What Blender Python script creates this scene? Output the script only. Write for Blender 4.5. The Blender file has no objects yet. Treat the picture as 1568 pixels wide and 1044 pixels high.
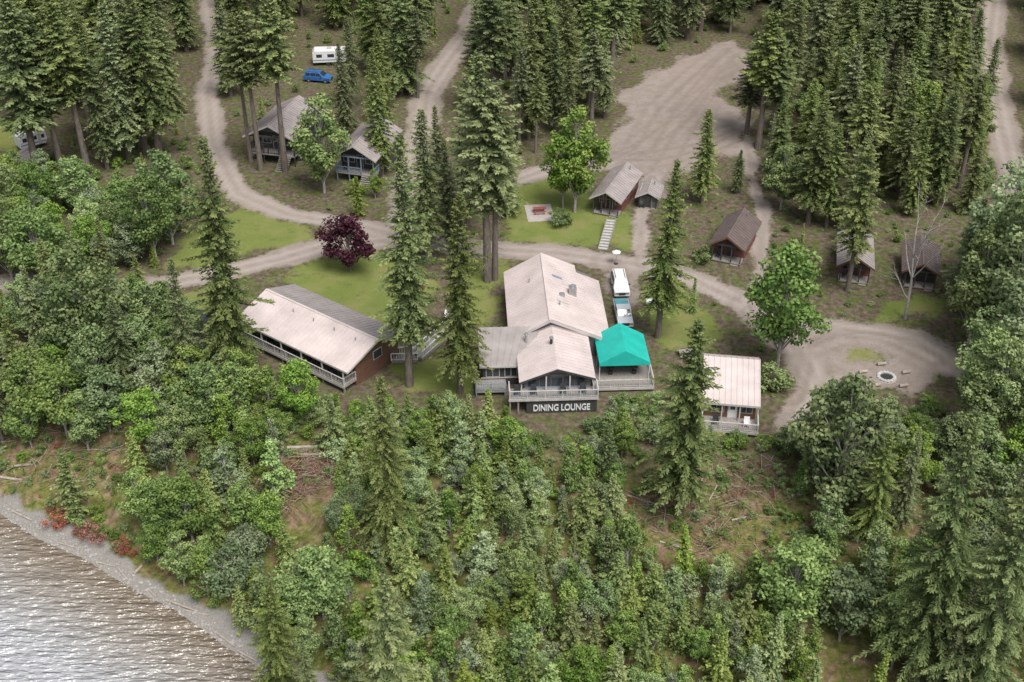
import bpy, math, random
import numpy as np
from mathutils import Vector, Matrix
random.seed(7); rs=np.random.RandomState(11)
W2,H2,F=784.0,522.0,1883.0
PT=math.radians(33); c,s=math.cos(PT),math.sin(PT); CH=80.0
col=bpy.context.scene.collection
# ------------------------------------------------------------------ materials
def nmat(name):
    m=bpy.data.materials.new(name); m.use_nodes=True
    nt=m.node_tree; b=nt.nodes['Principled BSDF']; return m,nt,b
def N(nt,t,**k):
    n=nt.nodes.new(t)
    for a,v in k.items(): setattr(n,a,v)
    return n
def noise(nt,scale,detail=4,vec=None,rough=.6):
    n=N(nt,'ShaderNodeTexNoise'); n.inputs['Scale'].default_value=scale; n.inputs['Detail'].default_value=detail
    n.inputs['Roughness'].default_value=rough
    if vec is not None: nt.links.new(vec,n.inputs['Vector'])
    return n.outputs['Fac']
def ramp(nt,fac,stops):
    r=N(nt,'ShaderNodeValToRGB'); e=r.color_ramp.elements
    while len(e)<len(stops): e.new(.5)
    for i,(p,cc) in enumerate(stops):
        e[i].position=p; e[i].color=(cc if len(cc)==4 else (*cc,1))
    nt.links.new(fac,r.inputs[0]); return r.outputs[0]
def mix(nt,f,a,b,bt='MIX'):
    m=N(nt,'ShaderNodeMix',data_type='RGBA',blend_type=bt)
    for sock,v in ((m.inputs[0],f),(m.inputs[6],a),(m.inputs[7],b)):
        if isinstance(v,(int,float)): sock.default_value=v
        elif isinstance(v,tuple): sock.default_value=(*v,1)
        else: nt.links.new(v,sock)
    return m.outputs[2]
def math_(nt,op,a,b=None,cl=False):
    m=N(nt,'ShaderNodeMath',operation=op,use_clamp=cl)
    for i,v in enumerate((a,b)):
        if v is None: continue
        if isinstance(v,(int,float)): m.inputs[i].default_value=v
        else: nt.links.new(v,m.inputs[i])
    return m.outputs[0]
def bump(nt,b,h,strength=.4,dist=.1):
    n=N(nt,'ShaderNodeBump'); n.inputs['Strength'].default_value=strength; n.inputs['Distance'].default_value=dist
    nt.links.new(h,n.inputs['Height']); nt.links.new(n.outputs[0],b.inputs['Normal'])
def simple(name,rgb,rough=.6,var=.25,scale=1.5,metal=0,streak=None):
    m,nt,b=nmat(name); tc=N(nt,'ShaderNodeTexCoord')
    v=tc.outputs['Object']
    if streak:
        mp=N(nt,'ShaderNodeMapping'); mp.inputs['Scale'].default_value=streak; nt.links.new(v,mp.inputs[0]); v=mp.outputs[0]
    f=noise(nt,scale,5,v)
    lo=tuple(x*(1-var) for x in rgb); hi=tuple(min(1,x*(1+var)) for x in rgb)
    nt.links.new(ramp(nt,f,[(.3,lo),(.7,hi)]),b.inputs['Base Color'])
    b.inputs['Roughness'].default_value=rough; b.inputs['Metallic'].default_value=metal
    return m
def foliage(name,dark,mid,light,trans=.25,hv=.028):
    m,nt,b=nmat(name)
    at=N(nt,'ShaderNodeAttribute',attribute_name='tint')
    oi=N(nt,'ShaderNodeObjectInfo')
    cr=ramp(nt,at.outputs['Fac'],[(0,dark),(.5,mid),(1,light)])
    hs=N(nt,'ShaderNodeHueSaturation')
    nt.links.new(math_(nt,'ADD',math_(nt,'MULTIPLY',oi.outputs['Random'],hv),.495-hv*.5),hs.inputs['Hue'])
    r2=math_(nt,'FRACT',math_(nt,'MULTIPLY',oi.outputs['Random'],7.31))
    nt.links.new(math_(nt,'ADD',math_(nt,'MULTIPLY',r2,.6),.74),hs.inputs['Value'])
    r3=math_(nt,'FRACT',math_(nt,'MULTIPLY',oi.outputs['Random'],13.7))
    nt.links.new(math_(nt,'ADD',math_(nt,'MULTIPLY',r3,.35),.78),hs.inputs['Saturation'])
    nt.links.new(cr,hs.inputs['Color'])
    b.inputs['Roughness'].default_value=.62
    b.inputs['Specular IOR Level'].default_value=.22
    nt.links.new(hs.outputs[0],b.inputs['Base Color'])
    tr=N(nt,'ShaderNodeBsdfTranslucent'); nt.links.new(hs.outputs[0],tr.inputs[0])
    mx=N(nt,'ShaderNodeMixShader'); mx.inputs[0].default_value=trans
    out=nt.nodes['Material Output']
    nt.links.new(b.outputs[0],mx.inputs[1]); nt.links.new(tr.outputs[0],mx.inputs[2]); nt.links.new(mx.outputs[0],out.inputs[0])
    return m
M={}
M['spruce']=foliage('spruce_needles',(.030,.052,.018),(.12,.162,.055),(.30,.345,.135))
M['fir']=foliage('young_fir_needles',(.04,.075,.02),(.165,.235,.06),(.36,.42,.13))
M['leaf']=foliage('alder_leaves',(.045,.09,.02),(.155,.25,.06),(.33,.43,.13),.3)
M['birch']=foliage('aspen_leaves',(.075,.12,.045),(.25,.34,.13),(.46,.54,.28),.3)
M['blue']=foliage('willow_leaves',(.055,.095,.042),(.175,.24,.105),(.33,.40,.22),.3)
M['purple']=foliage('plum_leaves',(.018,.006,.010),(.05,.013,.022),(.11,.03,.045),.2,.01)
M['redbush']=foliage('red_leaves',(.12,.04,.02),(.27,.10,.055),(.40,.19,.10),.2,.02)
M['bark']=simple('bark',(.15,.125,.105),.9,.5,3,streak=(4,4,.6))
M['gbark']=simple('grey_bark',(.34,.32,.30),.9,.3,3)
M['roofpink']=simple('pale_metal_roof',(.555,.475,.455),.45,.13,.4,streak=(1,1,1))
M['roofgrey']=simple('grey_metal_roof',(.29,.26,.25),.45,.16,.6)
M['roofbrown']=simple('brown_metal_roof',(.14,.108,.10),.5,.15,.8)
M['roofcab']=simple('cabin_metal_roof',(.32,.28,.27),.5,.16,.7)
M['woodbrown']=simple('brown_log_wall',(.14,.07,.045),.7,.35,2,streak=(.5,.5,6))
M['wooddark']=simple('dark_siding',(.05,.047,.048),.7,.3,2,streak=(.5,.5,6))
M['woodred']=simple('red_siding',(.17,.06,.05),.7,.3,2,streak=(6,.5,.5))
M['greysid']=simple('grey_shingle_siding',(.15,.145,.142),.8,.3,5)
M['deck']=simple('weathered_deck',(.26,.235,.215),.8,.3,3,streak=(6,.6,1))
M['rail']=simple('pale_rail',(.46,.44,.415),.6,.15,2)
M['bluer']=simple('blue_grey_rail',(.18,.24,.32),.6,.15,2)
M['white']=simple('white_paint',(.70,.70,.70),.4,.06,1)
M['trim']=simple('white_trim',(.48,.455,.435),.5,.12,1)
M['teal']=simple('teal_canopy',(.02,.43,.36),.45,.14,.8)
M['bluet']=simple('blue_tarp',(.03,.12,.33),.5,.3,1.5)
M['conc']=simple('concrete',(.40,.355,.335),.85,.15,2)
M['stone']=simple('stone',(.32,.30,.285),.85,.3,3)
M['log']=simple('driftwood',(.35,.30,.255),.85,.3,3,streak=(1,1,1))
M['stick']=simple('dead_brush',(.24,.14,.10),.9,.4,3)
M['tyre']=simple('tyre_rubber',(.03,.03,.03),.85,.1)
M['metal']=simple('galvanised',(.45,.45,.45),.35,.1,2,metal=.7)
M['redpaint']=simple('red_table',(.32,.08,.06),.6,.2)
M['dark']=simple('dark_plastic',(.03,.032,.035),.6,.1)
M['truckp']=simple('pickup_paint',(.55,.59,.61),.3,.04)
M['tealload']=simple('teal_cover',(.10,.30,.34),.5,.2,2)
m,nt,b=nmat('window_glass'); b.inputs['Base Color'].default_value=(.03,.04,.05,1); b.inputs['Roughness'].default_value=.08; b.inputs['Specular IOR Level'].default_value=.9; M['glass']=m
# ------------------------------------------------------------------ projection-derived ground helpers
def unp(px,py,z=0.):
    u=(px-W2)/F; v=(py-H2)/F
    d=np.array([u,c-v*s,-s-v*c]); t=(z-CH)/d[2]
    return d[0]*t,d[1]*t
SH=[(0,785),(60,825),(130,855),(200,900),(270,935),(340,985),(430,1044)]
SHW=[unp(a,b_,-8.) for a,b_ in SH]
sx=[-3000,-200,-100]+[p[0] for p in SHW]+[0,30,100,300,3000]
sy=[1500,205,133]+[p[1] for p in SHW]+[65,56,48,40,0]
ex=[-3000,-200,-100,-56,-40,-30,-19,0,12,23,45,100,300,3000]
ey=[1600,232,152,124,117,114,110,107,106.6,103.6,100,95,90,60]
def hz(X,Y):
    X=np.asarray(X,float);Y=np.asarray(Y,float)
    a=np.interp(X,sx,sy);e=np.interp(X,ex,ey)
    t=(Y-a)/(e-a)
    z=np.interp(t,[0,.10,.3,.7,.93,1.0],[-8,-7.5,-5.6,-1.9,-.25,0.])
    z=np.where(t<0,np.maximum(-12,-8+(Y-a)*.13),z)
    w=np.clip(np.minimum(t*6,(1-t)*6),0,1)
    z=z+w*(.35*np.sin(X*.45+Y*.3)+.25*np.sin(X*.9-Y*.7+2)+.12*np.sin(X*2.1+Y*1.7))
    return z
TT=np.arange(60,900,.4)
def G(px,py):
    u=(px-W2)/F; v=(py-H2)/F; d=np.array([u,c-v*s,-s-v*c])
    X=d[0]*TT;Y=d[1]*TT;Z=CH+d[2]*TT
    k=np.argmax(Z<=hz(X,Y))
    if k==0: k=len(TT)-1
    return float(X[k]),float(Y[k]),float(hz(X[k],Y[k]))
def Zat(Y,py):
    v=(py-H2)/F; return CH+Y*(v*c+s)/(v*s-c)
def P0(l): return np.array([unp(a,b_) for a,b_ in l])
ROADS=[([(-200,425),(60,437),(150,440),(230,437),(330,420),(440,393),(510,372),(620,368),(730,380),(850,387),(970,404),(1060,428),(1120,455),(1200,490),(1290,503),(1400,520),(1460,565)],2.2),
 ([(300,-180),(325,30),(333,80),(318,140),(325,220),(365,295),(440,328),(560,348),(620,366)],2.0),
 ([(790,-180),(720,50),(685,95),(655,140),(640,230),(625,300),(620,366)],2.7),
 ([(930,252),(830,262),(770,283),(700,300),(640,300)],1.7),
 ([(1545,-180),(1515,60),(1525,150),(1535,200),(1560,300)],2.6),
 ([(1000,270),(985,320),(978,395)],1.0),
 ([(1140,190),(1150,260),(1170,330),(1160,440)],.9),
 ([(1150,470),(1225,540),(1262,600),(1225,650)],2.6)]
AREAS=[[(1130,55),(1155,110),(1105,150),(1150,190),(1150,225),(1060,262),(1005,300),(960,262),(925,262),(895,245),(945,190),(950,140),(1010,100),(1090,65)],
 [(925,393),(985,398),(972,440),(972,505),(945,505),(930,440)],
 [(1150,465),(1250,482),(1450,520),(1445,595),(1400,600),(1340,590),(1290,600),(1270,600),(1225,610),(1215,540)]]
TRK=[[(1115,75),(1075,110),(1020,170),(985,230),(930,252)],[(1135,95),(1085,150),(1040,215),(1000,280)],[(900,250),(985,225),(1060,170),(1120,95)],[(1130,200),(1070,225),(1000,240),(940,240)],
 [(1180,480),(1230,530),(1280,510),(1350,515),(1430,550)],[(1215,610),(1235,560),(1225,510),(1160,470)],[(940,400),(952,430),(955,500)]]
LAWNS=[[(240,400),(330,330),(400,322),(495,345),(480,365),(400,385),(330,405),(240,422)],
 [(400,430),(500,392),(610,385),(670,440),(640,500),(600,515),(540,490)],
 [(765,292),(850,268),(900,300),(960,320),(990,395),(900,378),(770,372)],
 [(985,430),(1070,445),(1110,500),(1060,540),(985,530)],
 [(1295,530),(1340,527),(1375,545),(1350,558),(1300,553)],
 [(590,555),(725,540),(745,605),(620,610)],
 [(1335,450),(1450,450),(1440,490),(1340,490)],
 [(700,390),(775,392),(775,480),(735,500),(690,500)],
 [(215,450),(340,440),(350,480),(240,490)],[(-60,180),(60,180),(60,225),(-60,240)]]
def pdist(X,Y,poly):
    d=np.full(X.shape,1e9)
    for (x0,y0),(x1,y1) in zip(poly[:-1],poly[1:]):
        dx,dy=x1-x0,y1-y0; L=dx*dx+dy*dy+1e-9
        t=np.clip(((X-x0)*dx+(Y-y0)*dy)/L,0,1)
        d=np.minimum(d,np.hypot(X-x0-t*dx,Y-y0-t*dy))
    return d
def inside(X,Y,poly):
    r=np.zeros(X.shape,bool); n=len(poly)
    for i in range(n):
        x0,y0=poly[i];x1,y1=poly[(i+1)%n]
        cnd=((y0>Y)!=(y1>Y))&(X<(x1-x0)*(Y-y0)/(y1-y0+1e-12)+x0)
        r^=cnd
    return r
def sdf(X,Y,poly):
    d=pdist(X,Y,np.vstack([poly,poly[:1]])); return np.where(inside(X,Y,poly),-d,d)
def smooth(e0,e1,x):
    t=np.clip((x-e0)/(e1-e0),0,1); return t*t*(3-2*t)
RW=[(P0(p),h) for p,h in ROADS]; AW=[P0(a) for a in AREAS]; LW=[P0(a) for a in LAWNS]; TW=[P0(a) for a in TRK]
def masks(X,Y):
    wob=.45*np.sin(X*.5+Y*.35)+.35*np.sin(X*1.1-Y*.9)+.3*np.sin(X*.23-Y*.31)
    road=np.zeros(X.shape);track=np.zeros(X.shape)
    for p,h in RW:
        d=pdist(X,Y,p); road=np.maximum(road,1-smooth(h-1.2,h+1.3,d+wob*.6))
        track=np.maximum(track,np.exp(-((np.abs(d)-.9)/.45)**2))
    for a in AW: 
        road=np.maximum(road,1-smooth(-2.8,1.8,sdf(X,Y,a)+wob*1.8))
    lawn=np.zeros(X.shape)
    for a in LW: lawn=np.maximum(lawn,1-smooth(-2.5,1.5,sdf(X,Y,a)+wob*1.5))
    road=np.minimum(road,1-.85*(1-smooth(-2.5,1.5,sdf(X,Y,LW[4])+wob)))
    sh=Y-np.interp(X,sx,sy)
    beach=1-smooth(1.7,3.6,sh+wob)
    bank=smooth(0,.25,1-(sh)/(np.interp(X,ex,ey)-np.interp(X,sx,sy)))
    return road,lawn,beach,track*road,bank
# ------------------------------------------------------------------ ground
gx=np.concatenate([-np.geomspace(3000,112,14),np.arange(-110,110.1,.6),np.geomspace(112,3000,14)])
gy=np.concatenate([[-1500,-600,-200,0,30],np.arange(50,200,.5),np.arange(200,340,1.1),np.geomspace(342,5000,16)])
XX,YY=np.meshgrid(gx,gy); ZZ=hz(XX,YY)
rd,lw,bc,tk,bk=masks(XX,YY)
dk_=np.zeros(XX.shape)
for p in TW:
    d=pdist(XX,YY,p)+.5*np.sin(XX*.2); dk_=np.maximum(dk_,np.exp(-((np.abs(d)-.85)/.5)**2))
    dk_=np.maximum(dk_,.7*np.exp(-((np.abs(d)-3.0)/.5)**2))
dk_*=rd
mg,nt,b=nmat('ground_soil')
tc=N(nt,'ShaderNodeTexCoord'); ov=tc.outputs['Object']
a1=N(nt,'ShaderNodeAttribute',attribute_name='mA'); sp=N(nt,'ShaderNodeSeparateColor'); nt.links.new(a1.outputs['Color'],sp.inputs[0])
a2=N(nt,'ShaderNodeAttribute',attribute_name='mB'); sp2=N(nt,'ShaderNodeSeparateColor'); nt.links.new(a2.outputs['Color'],sp2.inputs[0])
nf=noise(nt,1.4,8,ov,.7); nm=noise(nt,.22,5,ov); nfine=noise(nt,6,6,ov,.75); nl=noise(nt,.07,4,ov); nk=noise(nt,.5,7,ov,.75)
forest=ramp(nt,nf,[(.28,(.045,.033,.022)),(.46,(.11,.082,.06)),(.60,(.165,.13,.10)),(.72,(.26,.205,.165))])
forest=mix(nt,ramp(nt,nk,[(.46,(0,0,0)),(.58,(1,1,1))]),forest,ramp(nt,nf,[(.3,(.04,.058,.016)),(.7,(.15,.17,.06))]))
weed=ramp(nt,nf,[(.28,(.03,.045,.01)),(.45,(.10,.125,.03)),(.60,(.19,.18,.06)),(.72,(.28,.20,.12))])
weed=mix(nt,ramp(nt,nk,[(.46,(0,0,0)),(.60,(1,1,1))]),weed,ramp(nt,nf,[(.3,(.09,.055,.038)),(.55,(.23,.155,.105)),(.72,(.38,.29,.21))]))
forest=mix(nt,sp2.outputs[0],forest,weed)
lawnc=ramp(nt,nm,[(.35,(.125,.175,.035)),(.5,(.165,.20,.05)),(.62,(.23,.22,.085)),(.75,(.25,.18,.11))])
lawnc=mix(nt,.45,lawnc,ramp(nt,nfine,[(.3,(.085,.11,.025)),(.7,(.25,.265,.10))]))
lawnc=mix(nt,ramp(nt,nk,[(.30,(.8,.8,.8)),(.46,(0,0,0))]),lawnc,(.08,.115,.03))
grav=ramp(nt,nfine,[(.3,(.225,.19,.168)),(.7,(.40,.35,.315))])
grav=mix(nt,ramp(nt,nk,[(.38,(0,0,0)),(.68,(.75,.75,.75))]),grav,(.205,.16,.13))
grav=mix(nt,ramp(nt,nl,[(.4,(0,0,0)),(.6,(.35,.35,.35))]),grav,(.32,.255,.215))
grav=mix(nt,math_(nt,'MULTIPLY',sp2.outputs[1],.55),grav,(.42,.37,.335))
grav=mix(nt,math_(nt,'MULTIPLY',sp2.outputs[2],.4),grav,(.15,.12,.10))
def thr(mask,w=.5):
    q_=math_(nt,'ADD',math_(nt,'MULTIPLY',nf,.5),math_(nt,'MULTIPLY',nk,.5))
    t=math_(nt,'ADD',mask,math_(nt,'MULTIPLY',math_(nt,'SUBTRACT',q_,.5),w*3))
    return ramp(nt,t,[(.30,(0,0,0)),(.70,(1,1,1))])
beachc=ramp(nt,nfine,[(.3,(.17,.16,.145)),(.7,(.34,.32,.295))])
cc=mix(nt,thr(sp.outputs[1],.7),forest,lawnc)
cc=mix(nt,thr(sp.outputs[0],.75),cc,grav)
cc=mix(nt,thr(sp.outputs[2],.2),cc,beachc)
nt.links.new(cc,b.inputs['Base Color']); b.inputs['Roughness'].default_value=.95; b.inputs['Specular IOR Level'].default_value=.1
bump(nt,b,math_(nt,'ADD',nf,math_(nt,'MULTIPLY',nfine,.5)),.5,.25)
def gridmesh(name,sel):
    ny,nx=XX.shape; idx=np.arange(nx*ny).reshape(ny,nx)
    q=np.stack([idx[:-1,:-1],idx[:-1,1:],idx[1:,1:],idx[1:,:-1]],-1)[sel]
    used=np.unique(q); rem=np.full(nx*ny,-1); rem[used]=np.arange(len(used))
    V=np.stack([XX.ravel(),YY.ravel(),ZZ.ravel()],1)[used]
    me=bpy.data.meshes.new(name); me.from_pydata(V.tolist(),[],rem[q].tolist())
    A=me.color_attributes.new('mA','FLOAT_COLOR','POINT')
    A.data.foreach_set('color',np.stack([rd.ravel(),lw.ravel(),bc.ravel(),np.ones(rd.size)],1)[used].astype(np.float32).ravel())
    A=me.color_attributes.new('mB','FLOAT_COLOR','POINT')
    A.data.foreach_set('color',np.stack([bk.ravel(),tk.ravel(),dk_.ravel(),np.ones(rd.size)],1)[used].astype(np.float32).ravel())
    me.polygons.foreach_set('use_smooth',[True]*len(me.polygons))
    me.materials.append(mg); o=bpy.data.objects.new(name,me); col.objects.link(o); return o
def fc(a): return (a[:-1,:-1]+a[1:,1:]+a[:-1,1:]+a[1:,:-1])/4
isr=fc(rd)>.5; isl=(fc(lw)>.5)&~isr; isb=(fc(bc)>.5)&~isr&~isl
gridmesh('ground',~(isr|isl|isb)); gridmesh('gravel_road',isr); gridmesh('lawn',isl); gridmesh('beach',isb)
# ------------------------------------------------------------------ water
wx=np.concatenate([[-3000,-800,-200],np.arange(-100,20,1.),[40,80,150,400,3000]])
wy=np.concatenate([[-1500,-400,-50,20],np.arange(50,130,1.),[150,250,600,1500]])
WX,WY=np.meshgrid(wx,wy); n1,n0=WX.shape
idx=np.arange(WX.size).reshape(n1,n0)
q=np.stack([idx[:-1,:-1],idx[:-1,1:],idx[1:,1:],idx[1:,:-1]],-1).reshape(-1,4)
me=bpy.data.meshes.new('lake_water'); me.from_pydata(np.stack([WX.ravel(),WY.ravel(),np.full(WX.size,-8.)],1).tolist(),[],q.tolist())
A=me.color_attributes.new('depth_sky_tint','FLOAT_COLOR','POINT')
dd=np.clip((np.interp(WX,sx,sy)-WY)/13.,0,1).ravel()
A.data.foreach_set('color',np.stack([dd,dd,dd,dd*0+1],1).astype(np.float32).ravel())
mw,nt,b=nmat('lake_water')
tc=N(nt,'ShaderNodeTexCoord'); at=N(nt,'ShaderNodeAttribute',attribute_name='depth_sky_tint')
mp=N(nt,'ShaderNodeMapping'); mp.inputs['Scale'].default_value=(.6,2.1,1); mp.inputs['Rotation'].default_value=(0,0,.2); nt.links.new(tc.outputs['Object'],mp.inputs[0])
w1=noise(nt,.95,3,mp.outputs[0],.5); w2=noise(nt,.2,2,mp.outputs[0])
nt.links.new(ramp(nt,at.outputs['Fac'],[(0,(.17,.125,.08)),(.35,(.25,.215,.175)),(1,(.38,.385,.40))]),b.inputs['Base Color'])  # brown silty shallows; pale grey offshore is sky reflection put into the base colour
b.inputs['Roughness'].default_value=.22; b.inputs['Specular IOR Level'].default_value=1.0; b.inputs['IOR'].default_value=1.7
bump(nt,b,math_(nt,'ADD',w1,w2),1.0,.85)
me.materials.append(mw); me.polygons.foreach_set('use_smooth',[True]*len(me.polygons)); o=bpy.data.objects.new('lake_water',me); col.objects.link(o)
# ------------------------------------------------------------------ mesh builder
class MB:
    def __init__(s_): s_.v=[];s_.f=[];s_.m=[];s_.mats=[]
    def mi(s_,m):
        if m not in s_.mats: s_.mats.append(m)
        return s_.mats.index(m)
    def add(s_,vs,fs,m):
        o=len(s_.v); s_.v+=[tuple(p) for p in vs]; k=s_.mi(m)
        for f in fs: s_.f.append([o+i for i in f]); s_.m.append(k)
    def box(s_,x0,x1,y0,y1,z0,z1,m):
        s_.add([(x0,y0,z0),(x1,y0,z0),(x1,y1,z0),(x0,y1,z0),(x0,y0,z1),(x1,y0,z1),(x1,y1,z1),(x0,y1,z1)],
          [(0,3,2,1),(4,5,6,7),(0,1,5,4),(1,2,6,5),(2,3,7,6),(3,0,4,7)],m)
    def slab(s_,t4,th,m):
        b4=[(p[0],p[1],p[2]-th) for p in t4]
        s_.add(list(t4)+b4,[(0,1,2,3),(7,6,5,4),(0,4,5,1),(1,5,6,2),(2,6,7,3),(3,7,4,0)],m)
    def prism(s_,pts,d,m):
        n=len(pts); q=[(p[0]+d[0],p[1]+d[1],p[2]+d[2]) for p in pts]
        s_.add(list(pts)+q,[tuple(range(n))[::-1],tuple(range(n,2*n))]+[(i,(i+1)%n,n+(i+1)%n,n+i) for i in range(n)],m)
    def cyl(s_,p0,p1,r0,r1,m,n=8):
        p0=Vector(p0);p1=Vector(p1);d=(p1-p0).normalized()
        a=d.orthogonal().normalized();b_=d.cross(a); vs=[]
        for p,r in((p0,r0),(p1,r1)):
            for i in range(n):
                t=2*math.pi*i/n; vs.append(p+a*math.cos(t)*r+b_*math.sin(t)*r)
        s_.add(vs,[(i,(i+1)%n,n+(i+1)%n,n+i) for i in range(n)]+[tuple(range(n))[::-1],tuple(range(n,2*n))],m)
    def roof(s_,e0,e1,r1,r0,m,th=.14,rib=.6):
        s_.slab([e0,e1,r1,r0],th,m)
        e0,e1,r1,r0=map(Vector,(e0,e1,r1,r0)); L=(e1-e0).length; n=max(2,int(L/rib))
        w=.03/L
        for i in range(n+1):
            t=min(max(i/n,w),1-w)
            a=e0.lerp(e1,t-w);b_=e0.lerp(e1,t+w);cc_=r0.lerp(r1,t+w);dd_=r0.lerp(r1,t-w)
            up=Vector((0,0,.06)); s_.slab([a+up,b_+up,cc_+up,dd_+up],.07,m)
    def rail(s_,p0,p1,z,m,h=1.0,bal=.22,mb=None):
        mb=mb or m
        p0=Vector((*p0,z));p1=Vector((*p1,z)); L=(p1-p0).length; d=(p1-p0)/L; nrm=Vector((-d.y,d.x,0))
        def bar(a,b_,w,z0,z1,mm): s_.slab([a-nrm*w+Vector((0,0,z1)),b_-nrm*w+Vector((0,0,z1)),b_+nrm*w+Vector((0,0,z1)),a+nrm*w+Vector((0,0,z1))],z1-z0,mm)
        bar(p0,p1,.06,h-.07,h,m); bar(p0,p1,.03,.1,.17,m)
        n=max(1,round(L/1.8))
        for i in range(n+1):
            q_=p0+d*(L*i/n); bar(q_-d*.055,q_+d*.055,.055,0,h-.075,m)
        k=int(L/bal)
        for i in range(1,k):
            q_=p0+d*(L*i/k); bar(q_-d*.02,q_+d*.02,.02,.17,h-.07,mb)
    def win(s_,x0,x1,z0,z1,y,fm,fr=.08,ny=-1):
        s_.box(x0-fr,x1+fr,y+ny*.05,y,z0-fr,z1+fr,fm); s_.box(x0,x1,y+ny*.058,y+ny*.051,z0,z1,M['glass'])
        if x1-x0>1.1:
            xm=(x0+x1)/2; s_.box(xm-.03,xm+.03,y+ny*.07,y+ny*.059,z0,z1,fm)
    def winx(s_,y0,y1,z0,z1,x,fm,sg=1,fr=.08):
        a,b_=(x,x+sg*.05) if sg>0 else (x-.05,x); s_.box(a,b_,y0-fr,y1+fr,z0-fr,z1+fr,fm)
        a,b_=(x+.051,x+.058) if sg>0 else (x-.058,x-.051); s_.box(a,b_,y0,y1,z0,z1,M['glass'])
    def door(s_,x0,x1,z0,y,dm,fm):
        s_.box(x0-.08,x1+.08,y-.05,y,z0,z0+2.13,fm); s_.box(x0,x1,y-.07,y-.051,z0+.02,z0+2.05,dm)
        s_.box(x0+.2,x1-.2,y-.08,y-.071,z0+1.1,z0+1.8,M['glass'])
    def obj(s_,name,parent=None,smooth_=False):
        me=bpy.data.meshes.new(name); me.from_pydata(s_.v,[],s_.f)
        for m in s_.mats: me.materials.append(m)
        me.polygons.foreach_set('material_index',s_.m)
        if smooth_: me.polygons.foreach_set('use_smooth',[True]*len(s_.f))
        me.update(); o=bpy.data.objects.new(name,me); col.objects.link(o)
        if parent: o.parent=parent
        return o
def empty(name,loc=(0,0,0),yaw=0,parent=None):
    e=bpy.data.objects.new(name,None); e.location=loc; e.rotation_euler=(0,0,yaw); e.empty_display_size=.5
    col.objects.link(e)
    if parent: e.parent=parent
    return e
EXC=[]
def excl(x,y,r): EXC.append((x,y,r))
def chair(mb,x,y,z,m):
    mb.box(x-.3,x+.3,y-.28,y+.28,z+.34,z+.40,m); mb.slab([(x-.3,y+.45,z+1.0),(x+.3,y+.45,z+1.0),(x+.3,y+.28,z+.38),(x-.3,y+.28,z+.38)][::-1],.05,m)
    for sx_ in(-.33,.27): mb.box(x+sx_,x+sx_+.07,y-.3,y+.35,z+.55,z+.59,m); mb.box(x+sx_,x+sx_+.06,y-.28,y-.22,z,z+.55,m); mb.box(x+sx_,x+sx_+.06,y+.2,y+.26,z,z+.34,m)
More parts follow.
